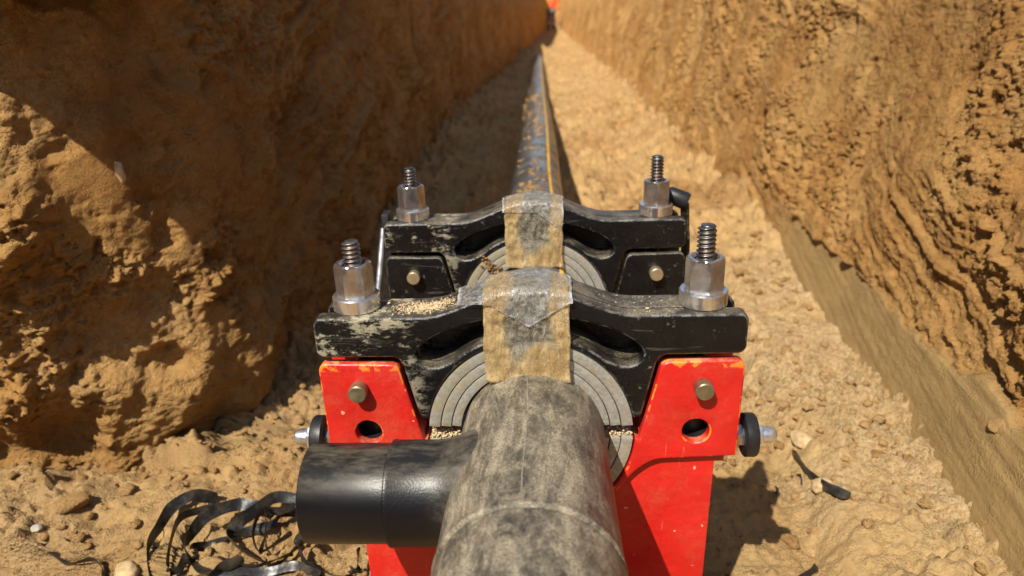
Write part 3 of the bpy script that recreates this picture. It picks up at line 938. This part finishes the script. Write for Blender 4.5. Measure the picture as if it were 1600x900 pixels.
# thin mould seam along the crown
sv = []
seam_y = np.linspace(.532, .748, 40)
for y in seam_y:
    w = .0005+.0003*random.random(); xo = -.004+.0012*math.sin(y*31)+random.uniform(-.0003, .0003)
    rs = np.interp(y, [.532, .742, .75], [.0862, .0842, .0832]); zt = math.sqrt(rs*rs-xo*xo)
    sv += [(xo-w, y-.62, zt-.0003), (xo, y-.62, zt+.0009), (xo+w, y-.62, zt-.0003)]
link('mould_seam', mesh(sv, [(i*3+k, i*3+k+1, i*3+k+4, i*3+k+3) for i in range(39) for k in (0, 1)]), M['seam'], tee, True)
# curl of melted weld bead, pale crumbs at the split of the liners
# ------------------------------------------------------------------ pipeline
ppath = catmull([(-.0195, .9905, AX), (-.0205, 1.10, AX), (-.022, 1.22, AX), (-.026, 1.50, .362), (-.037, 2.18, .315), (-.043, 3.26, .285), (-.058, 4.7, .220), (-.082, 7.2, .105), (-.142, 13.8, -.045), (-.15, 15.4, -.10)], 24)
pipe = empty('pipeline', (-.0195, .9905, AX))
tag(pipe, 'long black gas pipe with yellow stripe running along the trench floor', 'pipe')
rel = ppath-np.array([-.0195, .9905, AX])
def pipe_frames(P):
    T = np.gradient(P, axis=0); T /= np.linalg.norm(T, axis=1)[:, None]
    Sd = np.cross(T, np.array([0, 0, 1.0])); Sd /= np.linalg.norm(Sd, axis=1)[:, None]
    return T, Sd, np.cross(Sd, T)
_, Sd, Up = pipe_frames(rel)
ang = np.linspace(0, 2*np.pi, 65)
G = rel[:, None]+.080*(np.cos(ang)[None, :, None]*Sd[:, None]+np.sin(ang)[None, :, None]*Up[:, None])
link('tube', grid_mesh(G, 'tube', flip=True), M['far_pipe'], pipe)
sa = np.radians(np.linspace(90-27.5, 90-33.5, 4))
G = rel[:, None]+.0807*(np.cos(sa)[None, :, None]*Sd[:, None]+np.sin(sa)[None, :, None]*Up[:, None])
link('yellow_stripe', grid_mesh(G, 'yellow_stripe'), M['yellow'], pipe)
# mud clumps stuck on top of the pipe
pts, szs = [], []
for k in range(420):
    i = random.uniform(24*3.2, 24*6.6); j = int(i); a = math.radians(random.gauss(100, 16))
    if perlin(np.array([i*.13]), np.array([a*2.0]), 80)[0] < -.05: continue
    pts.append(ppath[j]+(.0805*(math.cos(a)*Sd[j]+math.sin(a)*Up[j]))); szs.append(random.uniform(.003, .011))
for k in range(90):
    t_ = random.random()
    pts.append((XC-.062-.020*t_+random.gauss(0, .004), Y2-.032+random.gauss(0, .002), .440+.022*t_+random.gauss(0, .005))); szs.append(random.uniform(.0012, .0040))
o = crumbs('mud_clumps', np.array(pts), szs, M['soil'], .45)
tag(o, 'brown mud clumps stuck on the long pipe and the far liner', None, None, 'stuff')

# ------------------------------------------------------------------ tape over the clamp bars
def tape(dy, x0, x1, zlow, seed, label, clear_x, slant):
    root = empty('packing_tape', (XC, Y1+dy, .45))
    tag(root, label, 'tape', 'tape strips over the clamp bars')
    def sheet(xa, xb, prof, name, mat, th, skew=0.0, wr=.0010, lower=None, nx=46, nr=70):
        # prof: list of (y, kind, z) with z None on the arch (follows the bar's top)
        us = np.linspace(0, 1, nx)
        L = np.array([(p[0], p[1]) for p in prof], float)
        seg = np.concatenate([[0], np.cumsum(np.linalg.norm(np.diff(L, axis=0), axis=1))])
        q = np.linspace(0, seg[-1], nr)
        py = np.interp(q, seg, L[:, 0]); pz = np.interp(q, seg, L[:, 1])
        P = np.zeros((nr, nx, 3)); E = np.zeros((nr, nx))
        for i in range(nr):
            f = q[i]/seg[-1]
            a_, b_ = xa+skew*(1-f), xb+skew*.25*f
            xs = a_+(b_-a_)*us
            xs = xs+.0016*perlin(us*0+f*9+seed, us*3, seed)
            wgt = np.clip((pz[i]-.47)/.06, 0, 1)            # the arch shape fades towards the bottom hem
            arch = np.array([top_line(x)-.558 for x in xs])
            zz = pz[i]+arch*(wgt if py[i] < -.03 else 1)
            if lower is not None and py[i] < -.0338:
                zz = np.maximum(zz, lower(us))
            w = wr*fbm(us*5+seed, us*0+f*7, 3, seed+5)
            dyw = -abs(0)*us
            P[i, :, 0] = xs
            out = np.where(py[i] < -.03, 1.0, 0.0)
            P[i, :, 1] = py[i]-np.abs(w)*out*1.6
            P[i, :, 2] = zz+np.abs(w)*(1-out)*1.2
            E[i] = np.maximum.reduce([sst(.36, .22, us+.06*math.sin(f*11)), sst(.76, .86, us+.05*math.sin(f*8+seed)), sst(.80, .9, f+.05*np.sin(us*7+seed))])*(.75+.35*perlin(us*6, us*0+f*8, seed+9))
            if mat == M['clear_tape']:
                E[i] = np.maximum.reduce([sst(.035, .0, us), sst(.965, 1, us), sst(.965, 1, f)*np.ones(nx)])
        P[..., 2] -= .45
        me = grid_mesh(P, name)
        attr(me, 'edge', np.clip(E, 0, 1))
        o = link(name, me, mat, root)
        md = o.modifiers.new('thickness', 'SOLIDIFY'); md.thickness = th; md.offset = 1
        return o
    zt = .5592
    sheet(x0, x1, [(.0315, .500), (.0318, zt-.004), (.028, zt), (-.030, zt), (-.0348, zt-.004), (-.0360, .54), (-.0362, .50), (-.0366, zlow+.01), (-.0385, zlow)], 'dirty_strip', M['tape'], .00025, 0, .0026)
    lo = lambda us: .5445-.028*np.clip(1-np.abs(us-slant)/.34, 0, 1)
    sheet(clear_x[0], clear_x[1], [(.0322, .522), (.0325, zt-.003), (.0285, zt+.0012), (-.0305, zt+.0012), (-.0368, zt-.004), (-.0382, .545), (-.0384, .516)], 'clear_strip', M['clear_tape'], .0002, -.006, .0016, lo)
    return root
tape(0, -.050, .0475, .4475, 3, 'dirty brown and clear packing tape draped over the near clamp bar', (-.078, .0515), .62)
tape(D, -.0460, .0475, .4500, 8, 'dirty brown packing tape draped over the far clamp bar', (-.047, .0500), .9)

# sand lying on the near clamp bar and tee
pts, szs = [], []
for k in range(900):
    x = random.gauss(-.118, .017); y = random.gauss(-.004, .010)
    if abs(y) > .026: continue
    pts.append((XC+x, Y1+y, top_line(x)+.0004)); szs.append(random.uniform(.0004, .0013))
for k in range(260):
    x = random.uniform(-.16, .17); y = random.uniform(-.028, .024)
    if abs(x) < .08: continue
    pts.append((XC+x, Y1+y, top_line(x)+.0003)); szs.append(random.uniform(.0003, .0009))
for k in range(150):
    sg = random.choice((-1, -1, 1)); x = sg*random.uniform(.084, .121)
    pts.append((XC+x, Y1-.028+random.uniform(0, .02), AX-.0065+random.uniform(0, .004))); szs.append(random.uniform(.0008, .0026))
pts += [(XC-.1635, Y1+.006, ZT+.0025), (XC+.1350, Y1-.020, ZT+.002)]; szs += [.0030, .0026]
o = crumbs('sand_grains', np.array(pts), szs, M['sand'])
tag(o, 'dry sand grains spilled on the near clamp bar and liner', None, None, 'stuff')

# ------------------------------------------------------------------ plastic shavings
def cam_ray(px, py):
    return _F*F_PX+_R2*(px-800)-_U2*(py-450)
def on_floor(px, py, lift):
    """a point of the floor seen at a photo pixel, used only to measure the layout of the shavings and stones"""
    r = cam_ray(px, py); z = .0
    for _ in range(4):
        k = (z+lift-CAM_H)/r.z
        z = float(floor_z(np.array([r.x*k]), np.array([r.y*k]))[0])
    return np.array([r.x*k, r.y*k, z+lift])

def ribbon(label, pix, width=.0155, thick=.0007, cat='plastic shaving', name='plastic_shaving', group='black plastic shavings by the tee branch'):
    """pix: (x, y, lift, tilt) - tilt 0 lies flat, 1 stands on its edge"""
    P = np.array([on_floor(a, b, c) for a, b, c, d_ in pix])
    base = P.mean(0).copy(); base[2] = P[:, 2].min()
    C = catmull(P-base, 12)
    tl = catmull([(p[3], p[3], p[3]) for p in pix], 12)[:, 0]
    T = np.gradient(C, axis=0); T /= np.linalg.norm(T, axis=1)[:, None]
    Sd_ = np.cross(T, np.array([0, 0, 1.0])); Sd_ /= np.linalg.norm(Sd_, axis=1)[:, None]+1e-9
    Up_ = np.cross(Sd_, T)
    a = tl*np.pi/2
    Wd = np.cos(a)[:, None]*Sd_+np.sin(a)[:, None]*Up_
    Nn = np.cross(T, Wd)
    n = len(C)
    wv = 1.18*width*(1+.12*perlin(np.arange(n)*.11, np.zeros(n)+P[0, 0]*7, 90))
    wv[0] *= .5; wv[-1] *= .5
    prof = [(-.5, 0), (-.25, .06), (0, .08), (.25, .06), (.5, 0), (.25, .04), (0, .06), (-.25, .04)]
    V = np.stack([C+Wd*(u_*wv)[:, None]+Nn*(v_*wv*.55+(thick if i < 4 else 0))[:, None] for i, (u_, v_) in enumerate(prof)], 1)
    k = len(prof)
    fs = [(i*k+j, i*k+(j+1) % k, (i+1)*k+(j+1) % k, (i+1)*k+j) for i in range(n-1) for j in range(k)]
    fs += [tuple(range(k))[::-1], tuple(range((n-1)*k, n*k))]
    o = link(name, mesh(V.reshape(-1, 3), fs), M['ribbon'], None, True, 60)
    o.location = base
    tag(o, label, cat, group)
    return o
ribbon('wide outer loop of black plastic shaving, leftmost of the tangle', [(338, 774, .010, .8), (304, 770, .020, .7), (270, 792, .022, .5), (249, 819, .018, .8), (231, 850, .012, 1), (229, 876, .010, .9), (249, 894, .010, .6), (300, 905, .010, .4)], .0165)
ribbon('black plastic shaving curling like a letter C in the middle of the tangle', [(404, 791, .030, .2), (370, 787, .032, .5), (324, 803, .030, .6), (296, 829, .026, .9), (289, 858, .022, .9), (305, 882, .018, .5), (324, 893, .018, .2), (343, 886, .022, .8), (354, 866, .030, 1), (378, 860, .030, .8)], .0185)
ribbon('round black plastic loop nearest the branch end', [(478, 781, .020, .6), (433, 778, .028, .6), (408, 792, .032, .5), (377, 811, .030, .7), (360, 829, .026, .9), (361, 848, .022, .8), (388, 864, .020, .7), (427, 865, .020, .6), (458, 848, .018, .7), (480, 822, .016, .9)], .0170)
ribbon('rope-like twisted black shaving lying straight across the loops', [(480, 800, .012, .3), (445, 808, .014, 1.2), (415, 818, .014, 2.2), (380, 833, .014, 3.0), (350, 845, .014, 3.9), (322, 852, .012, 4.6), (300, 858, .010, 5.3)], .0150, .003)
ribbon('thin black strip running down between the loops', [(413, 798, .038, .8), (417, 815, .036, 1), (413, 834, .028, 1), (405, 858, .018, .7)], .0090)
ribbon('small open curl of black shaving inside the tangle', [(292, 862, .020, .5), (276, 866, .024, .8), (263, 875, .014, 1), (262, 886, .010, .9)], .0125)
ribbon('low black shaving crossing the bottom of the tangle', [(496, 868, .016, .5), (462, 884, .014, .4), (420, 892, .010, .4), (370, 893, .012, .3), (330, 901, .012, .5)], .0120)
ribbon('black shaving hanging in an arc below the branch end', [(474, 838, .075, .9), (468, 850, .055, 1), (476, 871, .030, .9), (498, 889, .016, .6), (530, 897, .012, .4), (566, 893, .014, .6)], .0150)
ribbon('crumpled black shaving under the branch beside the red plate', [(560, 850, .05, .8), (556, 872, .035, 1.3), (548, 890, .015, .9), (556, 906, .012, .4)], .0110)
ribbon('narrow black shaving looping inside the round loop', [(462, 792, .030, .6), (436, 796, .034, .8), (410, 812, .030, 1), (396, 834, .026, .9), (404, 852, .022, .6), (432, 850, .024, .7), (456, 832, .028, .9)], .0115)
ribbon('thin black shaving tracing the inside of the outer loop', [(352, 790, .014, .5), (312, 796, .020, .8), (282, 816, .018, .9), (264, 842, .014, 1), (258, 864, .012, .8), (276, 884, .012, .5), (310, 872, .016, .7)], .0120)
ribbon('frayed black shaving sticking out below the middle of the tangle', [(340, 868, .020, .6), (366, 880, .022, .9), (400, 882, .016, .7), (436, 878, .014, .5), (458, 866, .018, .8)], .0110)
ribbon('short bent black shaving alone on the floor at far left', [(80, 860, .014, .3), (96, 873, .012, .8), (118, 879, .014, .5), (146, 874, .018, .7), (160, 886, .014, .9), (166, 902, .010, .6)], .0150, group='loose black plastic scraps')
# scraps on the right-hand side
ribbon('thick black plastic strip lying beside a pale stone on the right', [(1241, 709, .012, .3), (1262, 731, .013, .6), (1285, 750, .013, 1.0), (1308, 764, .012, 1.3), (1328, 776, .012, 1.5)], .0135, .006, 'plastic scrap', 'plastic_scrap', 'loose black plastic scraps')
ribbon('tiny black scrap between strip and red plate', [(1246, 741, .006, .3), (1252, 749, .008, .8), (1253, 757, .006, .5)], .0060, .002, 'plastic scrap', 'plastic_scrap', 'loose black plastic scraps')
ribbon('dark scrap half buried below the tiny one', [(1213, 759, .006, .3), (1217, 766, .008, .9), (1212, 772, .004, .6)], .0070, .002, 'plastic scrap', 'plastic_scrap', 'loose black plastic scraps')
ribbon('black plastic scrap at the bottom edge right of the red plate', [(1277, 885, .012, .4), (1268, 893, .012, .9), (1258, 900, .010, .5), (1248, 907, .008, .4)], .0110, .003, 'plastic scrap', 'plastic_scrap', 'loose black plastic scraps')

# ------------------------------------------------------------------ stones
def stone(label, pos, size, mat, seed, group='stones in the trench'):
    r2 = random.Random(seed)
    bm = bmesh.new(); bmesh.ops.create_icosphere(bm, subdivisions=3, radius=1)
    cuts = [Vector((r2.gauss(0, 1), r2.gauss(0, 1), r2.gauss(0, 1))).normalized() for _ in range(9)]
    lim = [r2.uniform(.62, .88) for _ in cuts]
    for v in bm.verts:
        for c, l in zip(cuts, lim):
            dd = v.co.dot(c)
            if dd > l: v.co -= c*(dd-l)*.92
        v.co *= 1+.05*math.sin(v.co.x*9+seed)*math.cos(v.co.y*7+v.co.z*5)
        v.co = Vector((v.co.x*size[0], v.co.y*size[1], v.co.z*size[2]))
    bmesh.ops.rotate(bm, cent=(0, 0, 0), matrix=Matrix.Rotation(r2.uniform(0, 6.28), 3, 'Z'), verts=bm.verts[:])
    me = bpy.data.meshes.new('stone'); bm.to_mesh(me); bm.free()
    o = link('stone', me, mat, None, True, 40)
    o.location = pos
    tag(o, label, 'stone', group)
    return o
def fstone(label, px, py, size, mat, seed):
    p = on_floor(px, py, size[2]*.45); stone(label, p, size, mat, seed)
fstone('pale pinkish stone leaning on the black plastic strip', 1285, 760, (.021, .017, .016), M['stone'], 1)
fstone('flat pale stone on the floor right of the cap nut', 1252, 683, (.030, .022, .013), M['stone'], 2)
fstone('flat tan clod on the floor left of the plastic tangle', 112, 792, (.034, .024, .013), M['soil'], 3)
fstone('small grey pebble at the left edge of the floor', 53, 811, (.010, .008, .007), M['grey_stone'], 4)
fstone('rounded pale stone at the bottom edge left of the plastic tangle', 196, 893, (.022, .018, .014), M['stone'], 5)
def wall_point(px, py, P3):
    """nearest wall vertex to a sight line through a photo pixel"""
    r = cam_ray(px, py).normalized(); r = np.array(r[:]); Q = P3.reshape(-1, 3)-np.array([0, 0, CAM_H])
    tt = Q@r; dd = np.linalg.norm(Q-tt[:, None]*r, axis=1); dd[tt < .3] = 9
    ok = dd < .006*np.maximum(tt, .5)
    i = np.where(ok)[0][np.argmin(tt[ok])] if ok.any() else np.argmin(dd)
    return P3.reshape(-1, 3)[i]
PLm, PRm = np.stack([Xw, Yw, Zw], -1), np.stack([Xr, Yr, Zr], -1)
stone('pale pointed stone sticking out of the left wall', wall_point(192, 270, PLm)+np.array([0, .004, 0]), (.012, .011, .022), M['stone'], 6)
stone('pale angular stone set in the right wall above the smooth clay band', wall_point(1547, 667, PRm)+np.array([.008, 0, 0]), (.020, .018, .016), M['soil'], 7)

# ------------------------------------------------------------------ person at the far end
def skin_mesh(name, verts, edges, radii, mat, parent, root=0, sub=2):
    me = bpy.data.meshes.new(name)
    me.from_pydata(verts, edges, [])
    o = bpy.data.objects.new(name, me); COL.objects.link(o)
    md = o.modifiers.new('skin', 'SKIN'); md.use_smooth_shade = True
    for i, sv_ in enumerate(me.skin_vertices[0].data):
        r = radii[i]; sv_.radius = r if isinstance(r, tuple) else (r, r)
        sv_.use_root = (i == root)
    sb = o.modifiers.new('sub', 'SUBSURF'); sb.levels = sub; sb.render_levels = sub
    dg = bpy.context.evaluated_depsgraph_get()
    new = bpy.data.meshes.new_from_object(o.evaluated_get(dg))
    bpy.data.objects.remove(o); bpy.data.meshes.remove(me)
    return link(name, new, mat, parent, True)
PX, PY = .235, 35.5
per = empty('person', (PX, PY, float(floor_z(np.array([PX]), np.array([PY]))[0])-.005))
tag(per, 'person in orange and lime jacket and grey trousers far down the trench', 'person')
bv = [(0, 0, .95), (0, 0, 1.12), (0, .01, 1.32), (0, .01, 1.47), (0, -.01, 1.56), (0, -.03, 1.66), (0, -.03, 1.74),
      (-.10, 0, .90), (-.12, -.05, .50), (-.12, .02, .09), (-.12, -.13, .04),
      (.10, 0, .90), (.13, .06, .50), (.13, .10, .09), (.13, -.05, .04),
      (-.19, .01, 1.42), (-.25, .03, 1.14), (-.24, -.08, .92), (-.24, -.11, .83),
      (.19, .01, 1.42), (.26, .03, 1.14), (.25, -.06, .92), (.25, -.09, .83)]
be = [(0, 1), (1, 2), (2, 3), (3, 4), (4, 5), (5, 6), (0, 7), (7, 8), (8, 9), (9, 10), (0, 11), (11, 12), (12, 13), (13, 14), (3, 15), (15, 16), (16, 17), (17, 18), (3, 19), (19, 20), (20, 21), (21, 22)]
brd = [.13, .12, .14, .10, .055, .085, .07, .075, .055, .04, .035, .075, .055, .04, .035, .055, .042, .03, .03, .055, .042, .03, .03]
skin_mesh('body', bv, be, brd, M['skin'], per)
tv = [(0, 0, .98), (-.10, 0, .88), (-.12, -.05, .50), (-.12, .02, .12), (.10, 0, .88), (.13, .06, .50), (.13, .10, .12)]
skin_mesh('trousers', tv, [(0, 1), (1, 2), (2, 3), (0, 4), (4, 5), (5, 6)], [.16, .105, .085, .075, .105, .085, .075], M['trouser'], per)
jv = [(0, 0, .96), (0, 0, 1.15), (0, .01, 1.34), (0, .01, 1.49), (.19, .01, 1.43), (.26, .03, 1.14), (.25, -.06, .93)]
skin_mesh('orange_jacket', jv, [(0, 1), (1, 2), (2, 3), (3, 4), (4, 5), (5, 6)], [(.205, .15), (.20, .15), (.21, .15), (.09, .09), .085, .07, .06], M['orange'], per)
lv = [(-.15, .01, 1.45), (-.21, .01, 1.41), (-.27, .03, 1.14), (-.26, -.08, .90)]
skin_mesh('lime_sleeve', lv, [(0, 1), (1, 2), (2, 3)], [.08, .085, .075, .065], M['lime'], per)
for sx, y0 in ((-.12, .02), (.13, .10)):
    skin_mesh('boot', [(sx, y0, .17), (sx, y0, .06), (sx, y0-.13, .045), (sx, y0-.18, .04)], [(0, 1), (1, 2), (2, 3)], [.06, .06, .05, .04], M['boot'], per)
    link('reflective_band', xf(lathe([(.088, -.035), (.09, -.033), (.09, .033), (.088, .035)], 24), Matrix.Translation((sx, (-.015 if sx < 0 else .085), .40 if sx < 0 else .36))), M['reflect'], per, True)
link('helmet', lathe([(.145, 1.705), (.118, 1.712), (.112, 1.75), (.085, 1.80), (.04, 1.826), (0, 1.83)], 28, 'Z', (0, -.03, 0)), M['helmet'], per, True, 40)

scene.render.engine = 'CYCLES'
